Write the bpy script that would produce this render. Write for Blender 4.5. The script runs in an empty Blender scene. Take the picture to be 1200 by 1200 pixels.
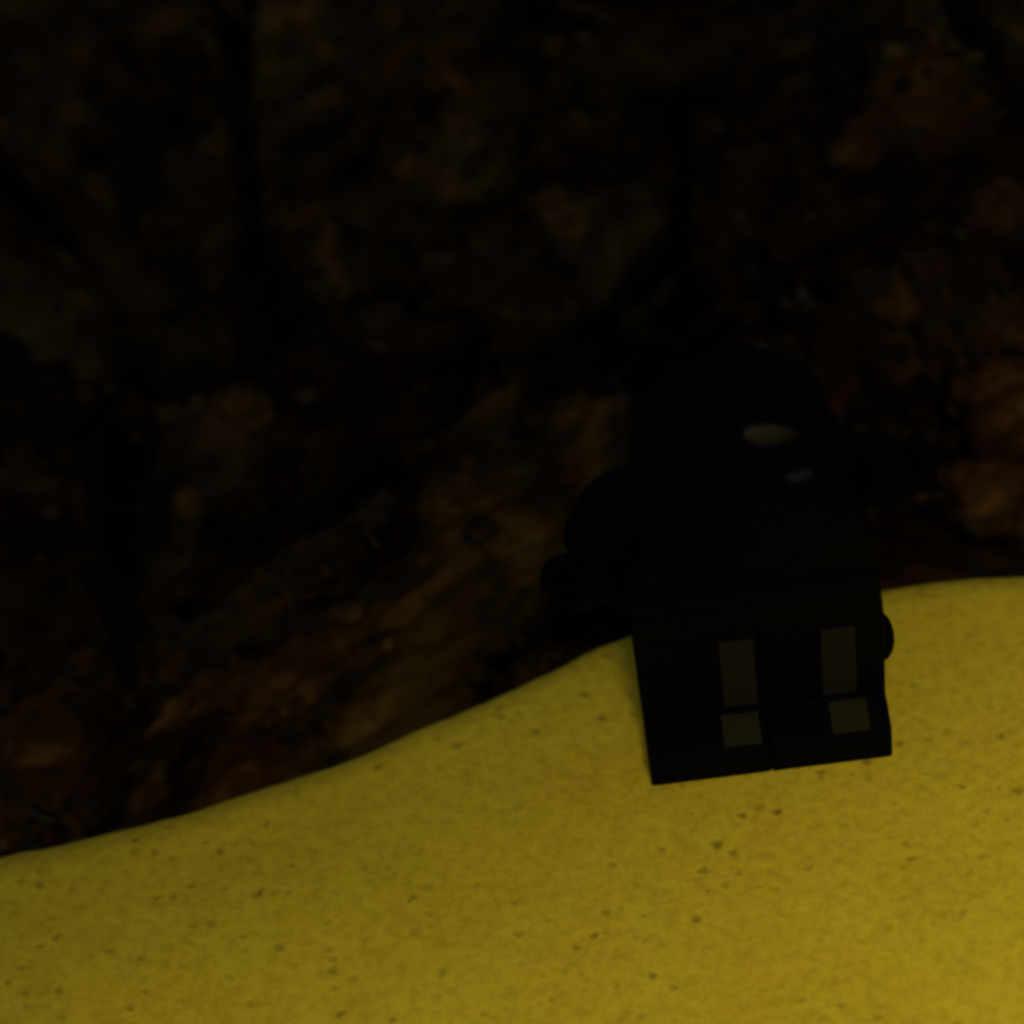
import bpy, bmesh, math, random
from mathutils import Vector, Matrix, noise
random.seed(7)
S = bpy.context.scene
C = S.collection
R = math.radians
MM = 0.001

# ------------------------------------------------------------------ camera
D = 0.21                     # metres from camera to the figure's feet
FPX = 17.5 * D / MM          # focal length in photo pixels (1200 px wide)
PITCH = R(49)
ROLL = R(10)
fwd = Vector((0, math.cos(PITCH), -math.sin(PITCH)))
r0 = Vector((1, 0, 0)); u0 = r0.cross(fwd)
rt = math.cos(ROLL) * r0 - math.sin(ROLL) * u0
up = math.cos(ROLL) * u0 + math.sin(ROLL) * r0
CAM = -(rt * ((894 - 600) / FPX * D) + up * (-(832 - 600) / FPX * D) + fwd * D)
cam_d = bpy.data.cameras.new('camera'); cam = bpy.data.objects.new('camera', cam_d); C.objects.link(cam)
M = Matrix((rt, up, -fwd)).transposed().to_4x4(); M.translation = CAM
cam.matrix_world = M
cam_d.sensor_width = 36; cam_d.lens = 36 * FPX / 1200
cam_d.clip_start = 0.005; cam_d.clip_end = 200
cam_d.dof.use_dof = True; cam_d.dof.focus_distance = 0.203; cam_d.dof.aperture_fstop = 22
S.camera = cam

# ------------------------------------------------------------------ light
SUN_EL, SUN_AZ = R(60), R(178)          # azimuth from +Y clockwise: from the front right
w = bpy.data.worlds.new('World'); S.world = w; w.use_nodes = True
nt = w.node_tree; bg = nt.nodes['Background']
sky = nt.nodes.new('ShaderNodeTexSky'); sky.sky_type = 'NISHITA'; sky.sun_disc = False
sky.sun_elevation = SUN_EL; sky.sun_rotation = SUN_AZ
nt.links.new(sky.outputs[0], bg.inputs[0]); bg.inputs[1].default_value = 0.08
sl = bpy.data.lights.new('sun', 'SUN'); sl.energy = 5.0; sl.angle = R(10.5); sl.color = (1, .93, .78)
so = bpy.data.objects.new('sun', sl); C.objects.link(so)
sd = Vector((math.sin(SUN_AZ) * math.cos(SUN_EL), math.cos(SUN_AZ) * math.cos(SUN_EL), math.sin(SUN_EL)))
so.rotation_euler = sd.to_track_quat('Z', 'Y').to_euler()
S.view_settings.view_transform = 'Standard'; S.view_settings.look = 'None'
S.view_settings.gamma = 1; S.view_settings.use_curve_mapping = False
S.view_settings.exposure = -0.88
S.cycles.filter_width = 3.2
S.cycles.max_bounces = 6

def ray(px, py):
    return (rt * ((px - 600) / FPX) - up * ((py - 600) / FPX) + fwd).normalized()
def on_z(px, py, z):
    d = ray(px, py); return CAM + d * ((z - CAM.z) / d.z)

# ------------------------------------------------------------------ materials
class NT:
    def __init__(s, name):
        s.m = bpy.data.materials.new(name); s.m.use_nodes = True
        s.t = s.m.node_tree; s.b = s.t.nodes['Principled BSDF']
        s.tc = s.t.nodes.new('ShaderNodeTexCoord')
    def n(s, typ, **k):
        x = s.t.nodes.new(typ)
        for a, v in k.items(): setattr(x, a, v)
        return x
    def l(s, a, b): s.t.links.new(a, b)
    def noise(s, scale, detail=6, rough=.6, vec=None, dist=0):
        x = s.n('ShaderNodeTexNoise'); x.inputs['Scale'].default_value = scale
        x.inputs['Detail'].default_value = detail; x.inputs['Roughness'].default_value = rough
        x.inputs['Distortion'].default_value = dist
        s.l(vec or s.tc.outputs['Object'], x.inputs['Vector']); return x.outputs['Fac']
    def ramp(s, fac, stops):
        x = s.n('ShaderNodeValToRGB'); e = x.color_ramp.elements
        while len(e) < len(stops): e.new(.5)
        for i, (p, c) in enumerate(stops):
            e[i].position = p; e[i].color = (*c, 1) if len(c) == 3 else c
        s.l(fac, x.inputs[0]); return x.outputs[0]
    def mix(s, fac, a, b, mode='MIX'):
        x = s.n('ShaderNodeMix', data_type='RGBA', blend_type=mode)
        if isinstance(fac, float): x.inputs[0].default_value = fac
        else: s.l(fac, x.inputs[0])
        for v, i in ((a, 6), (b, 7)):
            if isinstance(v, tuple): x.inputs[i].default_value = (*v, 1)
            else: s.l(v, x.inputs[i])
        return x.outputs[2]
    def bump(s, h, dist, strength=1.0, prev=None):
        x = s.n('ShaderNodeBump'); x.inputs['Distance'].default_value = dist
        x.inputs['Strength'].default_value = strength
        s.l(h, x.inputs['Height'])
        if prev: s.l(prev, x.inputs['Normal'])
        s.l(x.outputs[0], s.b.inputs['Normal']); return x.outputs[0]

def mat_sand():
    k = NT('yellow_sandstone')
    base = k.ramp(k.noise(55, 5, .65), [(.30, (.49, .338, .010)), (.5, (.52, .368, .012)), (.70, (.55, .395, .014))])
    grain = k.ramp(k.noise(1300, 3, .7), [(.34, (.82, .79, .72)), (.58, (1, 1, 1))])
    c = k.mix(1.0, base, grain, 'MULTIPLY')
    mott = k.ramp(k.noise(330, 4, .7, dist=.6), [(.30, (.94, .92, .88)), (.50, (1, 1, 1)), (.70, (1.04, 1.04, 1.04))])
    c = k.mix(1.0, c, mott, 'MULTIPLY')
    tint = k.ramp(k.noise(130, 2), [(.40, (1.02, .98, .97)), (.6, (.99, 1.0, 1.0))])
    c = k.mix(1.0, c, tint, 'MULTIPLY')
    # small dark grains lying in the stone
    v = k.n('ShaderNodeTexVoronoi'); v.inputs['Scale'].default_value = 900
    v.inputs['Randomness'].default_value = 1
    wv = k.n('ShaderNodeVectorMath', operation='MULTIPLY_ADD')
    nn = k.n('ShaderNodeTexNoise'); nn.inputs['Scale'].default_value = 700
    k.l(k.tc.outputs['Object'], nn.inputs['Vector'])
    k.l(nn.outputs['Color'], wv.inputs[0]); wv.inputs[1].default_value = (.0009,) * 3
    k.l(k.tc.outputs['Object'], wv.inputs[2]); k.l(wv.outputs[0], v.inputs['Vector'])
    sp = k.ramp(v.outputs['Distance'], [(.10, (1, 1, 1)), (.38, (0, 0, 0))])
    sep = k.n('ShaderNodeSeparateColor'); k.l(v.outputs['Color'], sep.inputs[0])
    rare = k.ramp(sep.outputs[0], [(.50, (0, 0, 0)), (.98, (1, 1, 1))])
    patch = k.ramp(k.noise(70, 2), [(.36, (0, 0, 0)), (.54, (1, 1, 1))])
    f = k.mix(1.0, sp, rare, 'MULTIPLY'); f = k.mix(1.0, f, patch, 'MULTIPLY')
    f2 = k.mix(1.0, f, (.6, .6, .6), 'MULTIPLY')
    c = k.mix(f2, c, (.13, .085, .004))
    k.l(c, k.b.inputs['Base Color'])
    k.b.inputs['Roughness'].default_value = .9; k.b.inputs['Specular IOR Level'].default_value = .15
    b1 = k.bump(k.noise(800, 4, .6), .00022, .55)
    b2 = k.bump(k.noise(150, 3, .5), .0008, .45, b1)
    inv = k.n('ShaderNodeMath', operation='MULTIPLY'); k.l(f, inv.inputs[0]); inv.inputs[1].default_value = -1
    k.bump(inv.outputs[0], .0003, .6, b2)
    return k.m

def mat_rock(name, dark, mid, light, moss=None, sc=95):
    k = NT(name)
    mp = k.n('ShaderNodeMapping'); k.l(k.tc.outputs['Object'], mp.inputs[0])
    mp.inputs['Scale'].default_value = (.8, 1, 1.5); mp.inputs['Rotation'].default_value = (.3, .5, .4)
    c = k.ramp(k.noise(sc, 8, .7, mp.outputs[0], .8), [(.40, dark), (.54, mid), (.68, light)])
    red = k.ramp(k.noise(sc * .5, 3), [(.42, (1.12, .92, .85)), (.6, (.93, 1.04, .95))])
    c = k.mix(1.0, c, red, 'MULTIPLY')
    if moss:
        mf = k.ramp(k.noise(sc * .45, 6, .6), [(.56, (0, 0, 0)), (.68, (1, 1, 1))])
        c = k.mix(mf, c, moss)
    k.l(c, k.b.inputs['Base Color'])
    k.b.inputs['Roughness'].default_value = .9; k.b.inputs['Specular IOR Level'].default_value = .05
    b1 = k.bump(k.noise(sc * 3.2, 8, .75, mp.outputs[0], 1.2), .0028, .9)
    k.bump(k.noise(sc * 12, 4, .7), .0006, .7, b1)
    return k.m

def mat_plain(name, col, rough=.5, spec=.3, bump=True):
    k = NT(name)
    f = k.noise(300, 5)
    c = k.mix(k.ramp(f, [(.4, (0, 0, 0)), (.7, (1, 1, 1))]), col, tuple(x * 1.25 for x in col))
    k.l(c, k.b.inputs['Base Color'])
    rr = k.ramp(k.noise(700, 4), [(.3, (rough * .85,) * 3), (.7, (min(1, rough * 1.25),) * 3)])
    k.l(rr, k.b.inputs['Roughness']); k.b.inputs['Specular IOR Level'].default_value = spec
    if bump: k.bump(k.noise(2500, 3), .00004, .4)
    return k.m

SAND = mat_sand()
ROCK = mat_rock('dark_brown_rock', (0.010, 0.004, 0.0010), (0.125, 0.058, 0.0105), (0.34, 0.17, 0.028))
ROCK_OLIVE = mat_rock('olive_brown_rock', (0.010, 0.005, 0.0010), (0.11, 0.055, 0.0090), (0.33, 0.170, 0.030), (0.15, 0.085, 0.008))
ROCK_RED = mat_rock('red_brown_rock', (0.010, 0.004, 0.0015), (0.09, 0.040, 0.010), (0.27, 0.13, 0.03))
ROCK_ORANGE = mat_rock('rusty_orange_stone', (0.088, 0.041, 0.0040), (0.220, 0.102, 0.0106), (0.374, 0.184, 0.0211))
SOIL = mat_rock('black_soil', (0.011, 0.005, 0.0011), (0.040, 0.020, 0.0043), (0.108, 0.057, 0.0108))
ROCK_GRIT = mat_rock('brown_grit', (0.030, 0.015, 0.003), (0.11, 0.053, 0.010), (0.34, 0.18, 0.035), sc=120)
ROOT = mat_plain('dry_root', (.07, .045, .016), .9, .1, False)
PEB = mat_rock('pale_grey_stone', (0.090, 0.070, 0.0360), (0.225, 0.181, 0.0900), (0.390, 0.335, 0.1710), sc=200)
BLACK = mat_plain('matt_black_plastic', (.0010, .0009, .0011), .6, .03)
CLOTH = mat_plain('black_hood_plastic', (.0012, .0012, .0018), .65, .03)
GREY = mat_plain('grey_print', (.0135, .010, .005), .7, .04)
OLIVE = mat_plain('olive_grey_highlight', (.0175, .0135, .004), .7, .04)
SKIN = mat_plain('yellow_plastic', (.034, .025, .007), .6, .3)
SILVER = mat_plain('dull_silver_glint', (.014, .014, .014), .6, .05)
PUPIL = mat_plain('dark_brown_print', (.05, .015, .008), .5, .2)

# ------------------------------------------------------------------ helpers
def link(name, bm, mat, parent=None, smooth=True):
    me = bpy.data.meshes.new(name); bm.normal_update(); bm.to_mesh(me); bm.free()
    me.materials.append(mat)
    if smooth:
        for p in me.polygons: p.use_smooth = True
    o = bpy.data.objects.new(name, me); C.objects.link(o)
    if parent: o.parent = parent
    return o
def tag(o, label=None, cat=None, group=None, kind=None):
    for k, v in (('label', label), ('category', cat), ('group', group), ('kind', kind)):
        if v: o[k] = v
    return o
def interp(pts, x):
    if x <= pts[0][0]:
        a, b = pts[0], pts[1]
    elif x >= pts[-1][0]:
        a, b = pts[-2], pts[-1]
    else:
        for i in range(len(pts) - 1):
            if pts[i][0] <= x <= pts[i + 1][0]: break
        p0 = pts[max(i - 1, 0)]; a = pts[i]; b = pts[i + 1]; p3 = pts[min(i + 2, len(pts) - 1)]
        t = (x - a[0]) / (b[0] - a[0]); h = b[0] - a[0]
        m0 = (b[1] - p0[1]) / (b[0] - p0[0]) * h; m1 = (p3[1] - a[1]) / (p3[0] - a[0]) * h
        return ((2*t**3 - 3*t*t + 1) * a[1] + (t**3 - 2*t*t + t) * m0 + (-2*t**3 + 3*t*t) * b[1] + (t**3 - t*t) * m1)
    return a[1] + (b[1] - a[1]) * (x - a[0]) / (b[0] - a[0])

# ------------------------------------------------------------------ sandstone ledge the figure stands on
rim_px = [(-60, 1020), (0, 1003), (120, 975), (230, 946), (340, 911), (450, 870), (560, 823), (650, 781), (740, 744),
          (840, 716), (930, 702), (1020, 689), (1120, 677), (1200, 671), (1290, 668)]
rim = []
for p in rim_px:
    q = on_z(p[0], p[1], 0); rim.append((q.x, q.y + .0019))
rim.insert(0, (rim[0][0] - .3, rim[0][1] - .17)); rim.append((rim[-1][0] + .35, rim[-1][1] - .06))
xs = []
x = -.45
while x < .5:
    xs.append(x); x += .0012 if -.06 < x < .05 else .008
vs = [-.55, -.45, -.35, -.27, -.20, -.15, -.12]
y = -.10
while y < 0: vs.append(y); y += .0013
LIP = .0035
bm = bmesh.new(); grid = []
for x in xs:
    ry = interp(rim, x) ; col = []
    ry += (noise.noise(Vector((x * 160, 3, 1))) * .0004 + noise.noise(Vector((x * 500, 9, 1))) * .00015)
    for v in vs:
        z = noise.noise(Vector((x * 22, (ry + v) * 22, 4))) * .0009 * min(1, max(0, abs(x) + abs(ry + v)) / .02) \
            + noise.noise(Vector((x * 90, (ry + v) * 90, 4))) * .00022 - .0006
        col.append(bm.verts.new((x, ry - LIP + v, min(z, -.0001))))
    for a in range(0, 95, 8):
        A = R(a); col.append(bm.verts.new((x, ry - LIP + LIP * math.sin(A), -.0005 - LIP * (1 - math.cos(A)))))
    for dz in (.008, .012, .017, .023, .03, .045, .06):
        col.append(bm.verts.new((x, ry - dz * .25 + noise.noise(Vector((x * 60, dz * 60, 2))) * .002, -dz)))
    grid.append(col)
for i in range(len(grid) - 1):
    for j in range(len(grid[0]) - 1):
        bm.faces.new((grid[i][j], grid[i + 1][j], grid[i + 1][j + 1], grid[i][j + 1]))
tag(link('sandstone_ledge', bm, SAND), kind='structure')

# ------------------------------------------------------------------ dark creases in the rock face
crease_px = [([(120, 755), (230, 690), (330, 640), (450, 585), (560, 535), (650, 490), (740, 440)], 1.8, 15),
    ([(305, -40), (292, 100), (300, 220), (318, 330), (250, 420), (165, 470), (125, 560), (130, 690), (160, 760), (60, 920)], 2.0, 10),
    ([(1060, 60), (1110, 160), (1150, 230), (1200, 300), (1270, 380)], 1.5, 12), ([(520, 10), (430, 30), (350, 70), (290, 130)], 1.8, 9),
    ([(980, 345), (1060, 320), (1130, 335), (1200, 385)], 1.1, 8), ([(640, 470), (700, 380), (790, 300), (800, 200), (770, 80)], 1.6, 8),
    ([(10, 250), (60, 330), (130, 340), (160, 420)], 1.2, 7), ([(960, 460), (1010, 400), (1040, 440), (1130, 470)], .9, 7),
    ([(320, 640), (420, 540), (520, 470), (560, 380), (480, 330)], .9, 6), ([(560, 700), (600, 640), (690, 610)], .8, 5)]
creases = []
for pts, wd, dp in crease_px:
    P = [on_z(a, b, -.006) for a, b in pts]
    creases.append(([(p.x, p.y) for p in P], wd * .001, dp * .001, min(p.x for p in P) - .005, max(p.x for p in P) + .005, min(p.y for p in P) - .005, max(p.y for p in P) + .005))
def carve(x, y):
    out = 0
    for P, wd, dp, x0, x1, y0, y1 in creases:
        if not (x0 < x < x1 and y0 < y < y1): continue
        jx = x + noise.noise(Vector((x * 180, y * 180, 5))) * .0016; jy = y + noise.noise(Vector((x * 180, y * 180, 9))) * .0016
        best = 1
        for (ax, ay), (bx_, by_) in zip(P, P[1:]):
            ux, uy = bx_ - ax, by_ - ay; t = max(0, min(1, ((jx - ax) * ux + (jy - ay) * uy) / (ux * ux + uy * uy)))
            best = min(best, math.hypot(jx - ax - ux * t, jy - ay - uy * t))
        wv = wd * (.75 + .6 * noise.noise(Vector((x * 90, y * 90, 1))))
        out = max(out, dp * math.exp(-(best / max(wv, .0003)) ** 2))
    return out
# ------------------------------------------------------------------ soil floor below and the slope behind it
def fbm(p, o=5): return noise.fractal(p, .8, 2.1, o)
bm = bmesh.new(); gx = []
nx, ny = 260, 150
for i in range(nx + 1):
    col = []
    x = -.42 + .9 * i / nx
    for j in range(ny + 1):
        y = -.16 + .62 * j / ny
        h = -.030 + max(0, y - .02) * .10
        r = noise.ridged_multi_fractal(Vector((x * 22 + 5, y * 26, 1)), .9, 2.1, 5, 1, 2)
        h += r * .006 + fbm(Vector((x * 60, y * 60, 7)), 4) * .003 - .012
        if y < .0: h -= (0 - y) * .9
        h -= carve(x, y) * .8
        col.append(bm.verts.new((x, y, h)))
    gx.append(col)
for i in range(nx):
    for j in range(ny):
        bm.faces.new((gx[i][j], gx[i + 1][j], gx[i + 1][j + 1], gx[i][j + 1]))
tag(link('soil_slope', bm, SOIL), kind='structure')
bm = bmesh.new()
n = 40
g = [[bm.verts.new(((i / n - .5) * 120, (j / n - .5) * 120, -.35 + noise.noise(Vector((i, j, 0))) * .1)) for j in range(n + 1)] for i in range(n + 1)]
for i in range(n):
    for j in range(n): bm.faces.new((g[i][j], g[i + 1][j], g[i + 1][j + 1], g[i][j + 1]))
tag(link('ground', bm, SOIL), kind='structure')

# ------------------------------------------------------------------ rocks
def rock_bm(seed, size, cuts=14, sub=5, rough=.14, fine=1.0):
    rnd = random.Random(seed)
    bm = bmesh.new(); bmesh.ops.create_icosphere(bm, subdivisions=sub, radius=1)
    planes = []
    for _ in range(cuts):
        nrm = Vector((rnd.gauss(0, 1), rnd.gauss(0, 1), rnd.gauss(0, 1))).normalized(); planes.append((nrm, rnd.uniform(.55, .85)))
    off = Vector((seed * 3.7, seed * 1.3, seed * 2.1))
    for v in bm.verts:
        p = v.co.copy()
        for nrm, d in planes:
            e = p.dot(nrm) - d
            if e > 0: p -= nrm * e * .93
        k = noise.ridged_multi_fractal(p * 1.9 + off, .8, 2.2, 6, 1, 2) - .9
        f = noise.fractal(Vector((p.x * 5, p.y * 7, p.z * 9)) + off, .7, 2.2, 5)
        p += v.co * (k * rough + f * rough * .8 * fine + noise.noise(p * 14 + off) * .03)
        v.co = Vector((p.x * size[0], p.y * size[1], p.z * size[2]))
    return bm
def rock(px, py, z, size, rot, mat, seed, label, name='rock', group='rocks lying behind the ledge', **kw):
    c = on_z(px, py, z)
    bm = rock_bm(seed, size, **kw)
    o = bpy.data.objects.new(name, None); o.rotation_euler = rot; rm = o.rotation_euler.to_matrix(); bpy.data.objects.remove(o); ri = rm.inverted()
    if name == 'rock':
        for v in bm.verts:
            q = c + rm @ v.co; k = carve(q.x, q.y)
            if k and q.z > -.03: q.z -= k; v.co = ri @ (q - c)
    o = link(name, bm, mat); o.location = c; o.rotation_euler = rot
    return tag(o, label, 'stone' if name == 'pebble' else 'rock', group)

B = .001
rock(415, 770, -.017, (38*B, 11.5*B, 15*B), (R(-12), R(-4), R(25)), ROCK_OLIVE, 3, 'long olive brown rock slab running diagonally just behind the yellow ledge', sub=6)
rock(60, 905, -.022, (22*B, 14*B, 13*B), (0, 0, R(10)), ROCK_RED, 5, 'dark red brown rock low at the left end of the yellow ledge', sub=5)
rock(80, 640, -.016, (26*B, 15*B, 16*B), (R(8), 0, R(15)), ROCK_RED, 8, 'furrowed dark rock at the left edge, above the long olive slab', sub=6)
rock(110, 300, -.014, (27*B, 24*B, 20*B), (0, R(10), R(-50)), ROCK, 11, 'large dark brown boulder high in the left part of the picture', sub=6)
rock(470, 500, -.018, (24*B, 14*B, 15*B), (0, R(4), R(12)), ROCK_RED, 14, 'red brown rock in the middle, right above the long olive slab', sub=6)
rock(450, 230, -.012, (23*B, 20*B, 20*B), (0, 0, R(20)), ROCK_OLIVE, 17, 'olive tinged boulder in the upper middle, left of centre', sub=6)
rock(700, 250, -.012, (22*B, 23*B, 18*B), (0, 0, R(-20)), ROCK, 20, 'nearly black boulder behind and left of the toy figure head', sub=6)
rock(520, 0, -.010, (30*B, 14*B, 18*B), (0, 0, R(14)), ROCK_OLIVE, 22, 'yellowish rock ridge at the top edge, left of centre', sub=5)
rock(180, 20, -.010, (26*B, 16*B, 18*B), (0, 0, R(-30)), ROCK_OLIVE, 24, 'yellowish brown rock in the top left corner', sub=5)
rock(880, 60, -.010, (24*B, 20*B, 18*B), (0, 0, R(-10)), ROCK, 27, 'dark brown rock at the top edge, right of centre', sub=5)
rock(1030, 300, -.012, (20*B, 24*B, 20*B), (0, 0, R(35)), ROCK_RED, 30, 'wedge shaped brown rock behind and right of the toy figure head', sub=6)
rock(1230, 160, -.006, (18*B, 26*B, 20*B), (0, 0, R(38)), ROCK, 33, 'brown rock in the top right corner beyond a dark crack', sub=5)
rock(1090, 500, -.020, (24*B, 13*B, 13*B), (0, 0, R(-8)), ROCK_RED, 36, 'low red brown rock behind the toy figure raised hand', sub=6)
rock(1250, 420, -.014, (16*B, 15*B, 15*B), (0, 0, R(20)), ROCK, 39, 'small brown rock at the right edge of the picture', sub=5)
rock(830, 430, -.022, (18*B, 14*B, 12*B), (0, 0, R(20)), ROCK, 41, 'dark rock hidden for the most part behind the toy figure', sub=5)
rock(1240, 610, -.026, (22*B, 9*B, 10*B), (0, 0, R(4)), SOIL, 44, 'black rock low behind the right end of the yellow ledge', sub=5)
# small stones caught between the rocks
sm = [(290, 480, .000, 1.7, ROCK_ORANGE, 'rusty orange pebble, brightest of the small stones at the left'),
      (222, 592, -.002, 1.2, ROCK_ORANGE, 'small rusty pebble below the bright orange one'),
      (521, 305, .004, .38, PEB, 'tiny pale stone alone in the upper middle of the rocks'),
      (868, 255, .004, .36, PEB, 'tiny pale stone well above the toy figure head'),
      (880, 367, .000, .9, ROCK_RED, 'thin pinkish stone chip directly above the toy figure hood'),
      (940, 344, .000, .4, PEB, 'tiny grey stone above and right of the toy figure hood'),
      (893, 408, .000, .35, PEB, 'tiny grey stone touching the top of the hood in the picture'),
      (425, 68, .004, .8, ROCK_ORANGE, 'small yellowish pebble at the top, left of centre'),
      (645, 52, .004, .9, ROCK_ORANGE, 'small yellowish pebble at the top edge near the centre')]
for i, (px, py, z, r, m, lab) in enumerate(sm):
    rock(px, py, z, (r * 1.3 * B, r * B, r * .8 * B), (R(i * 20), 0, R(i * 47)), m, 60 + i, lab, name='pebble', group='small stones among the rocks', sub=3, cuts=8)

# loose grit and dry roots lying on the rocks
from mathutils.bvhtree import BVHTree
bpy.context.view_layer.update()
vv, ff = [], []
for o in list(C.objects):
    if o.type == 'MESH' and o.name.split('.')[0] in ('rock', 'soil_slope'):
        k = len(vv); mw = o.matrix_world
        vv += [mw @ v.co for v in o.data.vertices]; ff += [[i + k for i in p.vertices] for p in o.data.polygons]
bvh = BVHTree.FromPolygons(vv, ff)
rnd = random.Random(5)
def spot():
    while True:
        q = on_z(rnd.uniform(-150, 1350), rnd.uniform(-150, 1000), -.005)
        if q.y > interp(rim, q.x) + .003:
            h, n, _, _ = bvh.ray_cast(Vector((q.x, q.y, .2)), Vector((0, 0, -1)))
            if h: return h, n
V, F = [], []
ico = bmesh.new(); bmesh.ops.create_icosphere(ico, subdivisions=1, radius=1); iv = [v.co.copy() for v in ico.verts]; fi = [[v.index for v in f.verts] for f in ico.faces]
for _ in range(2200):
    h, n = spot(); r = .00025 + .0008 * rnd.random() ** 3
    m = Matrix.Rotation(rnd.uniform(0, 6), 3, Vector((rnd.gauss(0, 1), rnd.gauss(0, 1), rnd.gauss(0, 1))).normalized()) @ Matrix.Diagonal((r * rnd.uniform(.8, 2), r, r * rnd.uniform(.4, .9)))
    k = len(V); V += [h + n * r * .3 + m @ (v * rnd.uniform(.75, 1.2)) for v in iv]; F += [[i + k for i in f] for f in fi]
me = bpy.data.meshes.new('grit'); me.from_pydata([tuple(v) for v in V], [], F); me.materials.append(ROCK_GRIT)
o = bpy.data.objects.new('grit', me); C.objects.link(o); tag(o, 'fine brown grit scattered over the dark rocks', 'grit', kind='stuff')
V, F = [], []
for _ in range(260):
    h, n = spot(); a = rnd.uniform(0, 6.3); L = rnd.uniform(.0015, .006); cu = rnd.uniform(-.9, .9); w = rnd.uniform(.00004, .00010)
    p = h + Vector((0, 0, .0002)); k = len(V); ns = 7
    for i in range(ns):
        t = i / (ns - 1); aa = a + cu * t; d = Vector((math.cos(aa), math.sin(aa), 0)); sd_ = Vector((-d.y, d.x, 0))
        z = Vector((0, 0, .0004 * math.sin(t * 3.1)))
        for q in (sd_ * w, Vector((0, 0, w)), -sd_ * w): V.append(p + z + q)
        p = p + d * L / ns
        if i:
            b = k + 3 * i
            for e in range(3): F.append([b - 3 + e, b - 3 + (e + 1) % 3, b + (e + 1) % 3, b + e])
me = bpy.data.meshes.new('dry_roots'); me.from_pydata([tuple(v) for v in V], [], F); me.materials.append(ROOT)
o = bpy.data.objects.new('dry_roots', me); C.objects.link(o); tag(o, 'thin dry root fibres strewn over the dark rocks', 'dry roots', kind='stuff')

# rock slab added out of view to shade the rocks and grade the ledge
bm = bmesh.new(); top = []; nA, nB = 90, 60
ang = R(18)
eo = Vector((.03, -.2100))                       # a point on the added slab's front edge
dr = Vector((math.cos(ang), math.sin(ang))); nr = Vector((-math.sin(ang), math.cos(ang)))
for side in (0, 1):
    g = []
    for i in range(nA + 1):
        col = []
        s = -1.1 + 2.2 * i / nA
        for j in range(nB + 1):
            t = .17 * (j / nB) ** 1.3
            q = eo + dr * s + nr * (t + noise.noise(Vector((s * 9, 2, 0))) * .012)
            z = .36 + noise.fractal(Vector((s * 7, t * 7, 3)), .9, 2, 5) * .02 + (-t * .25 if side == 0 else .0)
            if side: z += .02 + math.sqrt(max(0, t * (.17 - t))) * .3
            col.append(bm.verts.new((q.x, q.y, z)))
        g.append(col)
    for i in range(nA):
        for j in range(nB):
            f = (g[i][j], g[i + 1][j], g[i + 1][j + 1], g[i][j + 1])
            bm.faces.new(f if side else f[::-1])
    top.append(g)
a, b = top
for i in range(nA): bm.faces.new((a[i][0], a[i + 1][0], b[i + 1][0], b[i][0]))
for i in range(nA): bm.faces.new((a[i][-1], b[i][-1], b[i + 1][-1], a[i + 1][-1]))
for j in range(nB): bm.faces.new((a[0][j], b[0][j], b[0][j + 1], a[0][j + 1])); bm.faces.new((a[-1][j], a[-1][j + 1], b[-1][j + 1], b[-1][j]))
tag(link('unseen_shade_slab', bm, ROCK), kind='structure')

# ------------------------------------------------------------------ the toy figure (built in millimetres, facing -Y)
fig = bpy.data.objects.new('toy_figure', None); C.objects.link(fig)
tag(fig, 'small black hooded plastic toy figure standing on the yellow ledge', 'toy figure')
fig.scale = (MM, MM, MM); fig.rotation_euler = (0, 0, R(-3.5)); fig.location = (0, 0, -.0002)

def bevel(bm, w, seg=3, ang=30):
    es = [e for e in bm.edges if len(e.link_faces) == 2 and e.calc_face_angle(0) > R(ang)]
    bmesh.ops.bevel(bm, geom=es, offset=w, segments=seg, affect='EDGES', profile=.5)
def extr(profile, x0, x1, w=.25):
    """profile in (y, z), extruded along x"""
    bm = bmesh.new()
    A = [bm.verts.new((x0, y, z)) for y, z in profile]; Bv = [bm.verts.new((x1, y, z)) for y, z in profile]
    bm.faces.new(A); bm.faces.new(Bv[::-1]); n = len(A)
    for i in range(n): bm.faces.new((A[i], Bv[i], Bv[(i + 1) % n], A[(i + 1) % n])[::-1])
    bmesh.ops.recalc_face_normals(bm, faces=bm.faces)
    if w: bevel(bm, w)
    return bm
def leg_profile():
    p = [(-5.0, 0), (-5.0, 3.1), (-2.3, 3.5), (-3.1, 11.4)]
    for a in range(160, -21, -20): p.append((-.1 + 3.3 * math.cos(R(a)), 11.8 + 2.6 * math.sin(R(a))))
    p.append((3.1, 8.5)); p.append((3.1, 0)); return p
def shade(o):
    me = o.data
    for p in me.polygons: p.use_smooth = True
    me.set_sharp_from_angle(angle=R(38)) if hasattr(me, 'set_sharp_from_angle') else None
    return o
for s in (-1, 1):
    x0, x1 = (-8.0, -.01) if s < 0 else (.01, 8.0)
    leg = shade(link('leg', extr(leg_profile(), x0, x1, .2), BLACK, fig))
    cx = (x0 + x1) / 2 + (2.5 if s < 0 else 1.0)
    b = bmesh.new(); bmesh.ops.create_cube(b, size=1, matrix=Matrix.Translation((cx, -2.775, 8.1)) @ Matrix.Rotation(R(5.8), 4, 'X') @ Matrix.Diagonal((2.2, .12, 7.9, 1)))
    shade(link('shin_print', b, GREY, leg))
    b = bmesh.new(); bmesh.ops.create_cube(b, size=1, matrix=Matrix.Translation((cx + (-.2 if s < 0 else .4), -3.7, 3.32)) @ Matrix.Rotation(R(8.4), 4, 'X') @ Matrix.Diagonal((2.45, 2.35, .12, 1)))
    shade(link('toe_highlight', b, OLIVE, leg))  # paler patch: overhead light on the foot top, put into the colour
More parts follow.
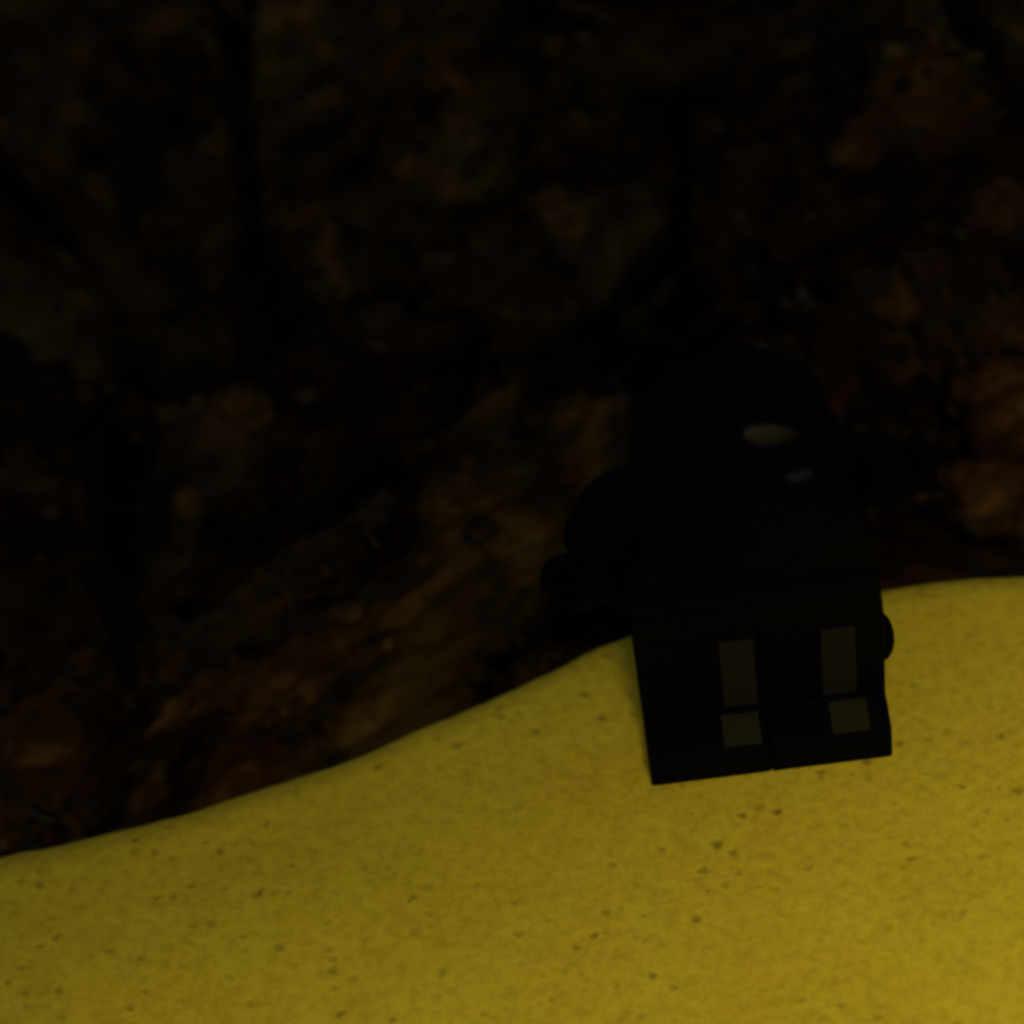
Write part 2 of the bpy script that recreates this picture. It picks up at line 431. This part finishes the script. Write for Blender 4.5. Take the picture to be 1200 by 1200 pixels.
# hip block with the round pin ends showing at the sides
b = extr([(-3.2, 12.6), (-3.4, 16.0), (3.4, 16.0), (3.2, 12.6)], -7.9, 7.9, .3)
hips = shade(link('hips', b, BLACK, fig))
# small round pouch hung at the side of the leg
b = bmesh.new(); bmesh.ops.create_uvsphere(b, u_segments=20, v_segments=12, radius=1, matrix=Matrix.Translation((7.9, -1.0, 7.9)) @ Matrix.Diagonal((.95, 1.6, 1.7, 1)))
link('side_pouch', b, BLACK, fig)
# torso
def loft(rings, cap=True):
    bm = bmesh.new(); R_ = [[bm.verts.new(p) for p in r] for r in rings]; n = len(R_[0])
    for i in range(len(R_) - 1):
        for j in range(n): bm.faces.new((R_[i][j], R_[i][(j + 1) % n], R_[i + 1][(j + 1) % n], R_[i + 1][j]))
    if cap: bm.faces.new(R_[0][::-1]); bm.faces.new(R_[-1])
    bmesh.ops.recalc_face_normals(bm, faces=bm.faces); return bm
def rect(w, d0, d1, z): return [(-w, d0, z), (w, d0, z), (w, d1, z), (-w, d1, z)]
b = loft([rect(7.8, -3.6, 3.6, 16.05), rect(7.1, -3.6, 3.6, 21), rect(5.8, -3.2, 3.2, 25.4)]); bevel(b, .5, 4, 20)
torso = shade(link('torso', b, BLACK, fig))
# belt with small buckle
b = loft([rect(7.85, -3.85, 3.85, 16.4), rect(7.72, -3.85, 3.85, 17.6)]); bevel(b, .15, 2); shade(link('belt', b, CLOTH, torso))
def tube(path, radii, seg=20):
    rings = []
    for i, p in enumerate(path):
        p = Vector(p); t = (Vector(path[min(i + 1, len(path) - 1)]) - Vector(path[max(i - 1, 0)])).normalized()
        s = t.cross(Vector((0, 1, .01))).normalized(); u = s.cross(t)
        rx, ry = radii[i] if isinstance(radii[i], tuple) else (radii[i],) * 2
        rings.append([p + s * rx * math.cos(2*math.pi*k/seg) + u * ry * math.sin(2*math.pi*k/seg) for k in range(seg)])
    return loft(rings)
def sm_path(pts, n=8):
    out = []
    for i in range(len(pts) - 1):
        p0 = Vector(pts[max(i-1, 0)]); p1 = Vector(pts[i]); p2 = Vector(pts[i+1]); p3 = Vector(pts[min(i+2, len(pts)-1)])
        for k in range(n):
            t = k / n
            out.append(.5 * ((2*p1) + (-p0+p2)*t + (2*p0-5*p1+4*p2-p3)*t*t + (-p0+3*p1-3*p2+p3)*t**3))
    out.append(Vector(pts[-1])); return out
def arm(pts):
    path = sm_path(pts); n = len(path)
    rad = [2.3 - .55 * i / (n - 1) if 2 < i < n - 2 else (1.5 if i == 0 else 1.6 if i == 1 else 2.1 if i == 2 else 1.75) for i in range(n)]
    a = shade(link('arm', tube(path, rad), BLACK, torso))
    # gripping hand: wrist stub and an open C clamp
    d = (path[-1] - path[-3]).normalized(); base = path[-1]
    side = d.cross(Vector((0, 0, 1))).normalized() if abs(d.z) < .9 else Vector((1, 0, 0))
    side = side.normalized(); upv = side.cross(d).normalized()
    bm = bmesh.new(); c = base + d * 2.5; ro, ri, hw = 1.9, 1.25, 1.7; rings = []
    for k in range(23):
        A = R(40 + 280 * k / 22) + math.pi * 0
        dirv = -(-d * math.cos(A)) * 1.0 + side * math.sin(A)
        rings.append([c + dirv * ro + upv * hw, c + dirv * ro - upv * hw, c + dirv * ri - upv * hw, c + dirv * ri + upv * hw])
    V = [[bm.verts.new(p) for p in r] for r in rings]
    for i in range(len(V) - 1):
        for j in range(4): bm.faces.new((V[i][j], V[i][(j+1) % 4], V[i+1][(j+1) % 4], V[i+1][j]))
    bm.faces.new(V[0][::-1]); bm.faces.new(V[-1])
    w = bmesh.ops.create_cone(bm, cap_ends=True, segments=18, radius1=1.15, radius2=1.15, depth=2.6)['verts']
    rot = d.to_track_quat('Z', 'Y').to_matrix()
    for v in w: v.co = rot @ v.co + base + d * .3
    bmesh.ops.recalc_face_normals(bm, faces=bm.faces)
    shade(link('hand', bm, BLACK, a))
arm([(-5.2, 0, 23.6), (-7.8, -.2, 23.1), (-8.9, -.4, 22.0), (-9.5, -.6, 20.9), (-9.8, -.8, 20.2)])
arm([(5.2, 0, 23.6), (7.2, -.2, 23.8), (8.2, -.8, 24.2), (8.6, -1.8, 24.9), (8.8, -2.4, 25.5)])

# head and hood, turned to the picture's right
hd = Vector((.2, 0, 24.5))
hr = Matrix.Translation(hd) @ Matrix.Rotation(R(35), 4, 'Z') @ Matrix.Rotation(R(-20), 4, 'X')
def ring(r, z, n=36, cx=0, cy=0, ry=None): return [hr @ Vector((cx + r * math.cos(2*math.pi*k/n), cy + (ry or r) * math.sin(2*math.pi*k/n), z)) for k in range(n)]
prof = [(3.2, 0), (4.4, .3), (4.95, 1.1), (5.0, 2), (5.0, 6.5), (4.9, 7.6), (4.3, 8.4), (3.2, 8.7)]
head = shade(link('head', loft([ring(r * .9, z * .72) for r, z in prof]), SKIN, fig))
for sx in (-1, 1):
    b = bmesh.new(); bmesh.ops.create_uvsphere(b, u_segments=12, v_segments=8, radius=1, matrix=hr @ Matrix.Translation((sx * 1.3, -4.25, 4.6)) @ Matrix.Diagonal((.32, .25, .36, 1)))
    link('eye', b, PUPIL, head)
# hood: shell around the head with an eye slit and a flared lower hem
bm = bmesh.new(); N, Mz = 384, 176; G = []
def hood_pt(th, t, inner):
    z = -2.8 + 10.3 * t
    fl = 6.5 - .5 * min(1, t / .55)
    r = fl if t < .62 else fl * math.sqrt(max(0, 1 - ((t - .62) / .38) ** 2.2))
    r = max(r, .05)
    back = .5 + .5 * math.cos(th - math.pi / 2)
    rr = r * (1 + .16 * back * (1 - t)) + .22 * math.sin(th * 5) * (1 - t) * (1 - t)
    if inner: rr -= .55 if rr > .8 else 0; z -= .5 * t
    front = max(0, -math.sin(th)); z -= (1 - t) * 1.2 * back
    return hr @ Vector((rr * math.cos(th) * 1.0, rr * math.sin(th) * .96, z))
def in_slit(th, t):
    d = (th - 1.5 * math.pi); z = -2.8 + 10.3 * t
    return (d / .36) ** 2 + ((z - 4.6 + 2.3 * d - .2 * math.cos(d * 3)) / .68) ** 2 < 1
O = [[bm.verts.new(hood_pt(2*math.pi*i/N, j / Mz, 0)) for j in range(Mz + 1)] for i in range(N)]
I = [[bm.verts.new(hood_pt(2*math.pi*i/N, j / Mz, 1)) for j in range(Mz + 1)] for i in range(N)]
keep = [[not in_slit(2*math.pi*(i+.5)/N, (j+.5)/Mz) for j in range(Mz)] for i in range(N)]
for i in range(N):
    k = (i + 1) % N
    for j in range(Mz):
        if not keep[i][j]: continue
        bm.faces.new((O[i][j], O[k][j], O[k][j+1], O[i][j+1])); bm.faces.new((I[i][j], I[i][j+1], I[k][j+1], I[k][j]))
        if j == 0: bm.faces.new((O[i][0], I[i][0], I[k][0], O[k][0]))
        for (a, c, e, f) in ((i-1, j, (i, j), (i, j+1)), (k, j, (k, j+1), (k, j)), (i, j-1, (k, j), (i, j)), (i, j+1, (i, j+1), (k, j+1))):
            if 0 <= c < Mz and not keep[a % N][c]:
                bm.faces.new((O[e[0]][e[1]], O[f[0]][f[1]], I[f[0]][f[1]], I[e[0]][e[1]]))
bmesh.ops.recalc_face_normals(bm, faces=bm.faces)
hood = link('hood', bm, CLOTH, fig)
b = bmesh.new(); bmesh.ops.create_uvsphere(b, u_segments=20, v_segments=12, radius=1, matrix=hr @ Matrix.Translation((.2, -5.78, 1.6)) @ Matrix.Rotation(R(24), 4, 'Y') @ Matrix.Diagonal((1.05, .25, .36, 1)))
link('chin_glint', b, SILVER, hood)  # glint below the slit, modelled as a small grey shape
# short cape behind the torso
def cape_bm():
    bm = bmesh.new(); g = []
    for lay in (0, 1):
        gg = []
        for i in range(33):
            u = i / 32 * 2 - 1; col = []
            for j in range(21):
                t = j / 20; wd = 6.2 + 3.6 * t; z = 25.0 - 11.5 * t
                y = 3.9 + 1.0 * t + .55 * math.sin(u * 9) * t - 1.2 * u * u * (1 - t * .5) + lay * .35
                col.append(bm.verts.new((u * wd, y, z)))
            gg.append(col)
        for i in range(32):
            for j in range(20): bm.faces.new((gg[i][j], gg[i+1][j], gg[i+1][j+1], gg[i][j+1]))
        g.append(gg)
    a, b = g
    for i in range(32):
        for j in (0, 20): bm.faces.new((a[i][j], a[i+1][j], b[i+1][j], b[i][j]))
    for j in range(20):
        for i in (0, 32): bm.faces.new((a[i][j], a[i][j+1], b[i][j+1], b[i][j]))
    bmesh.ops.recalc_face_normals(bm, faces=bm.faces); return bm
link('cape', cape_bm(), CLOTH, fig)
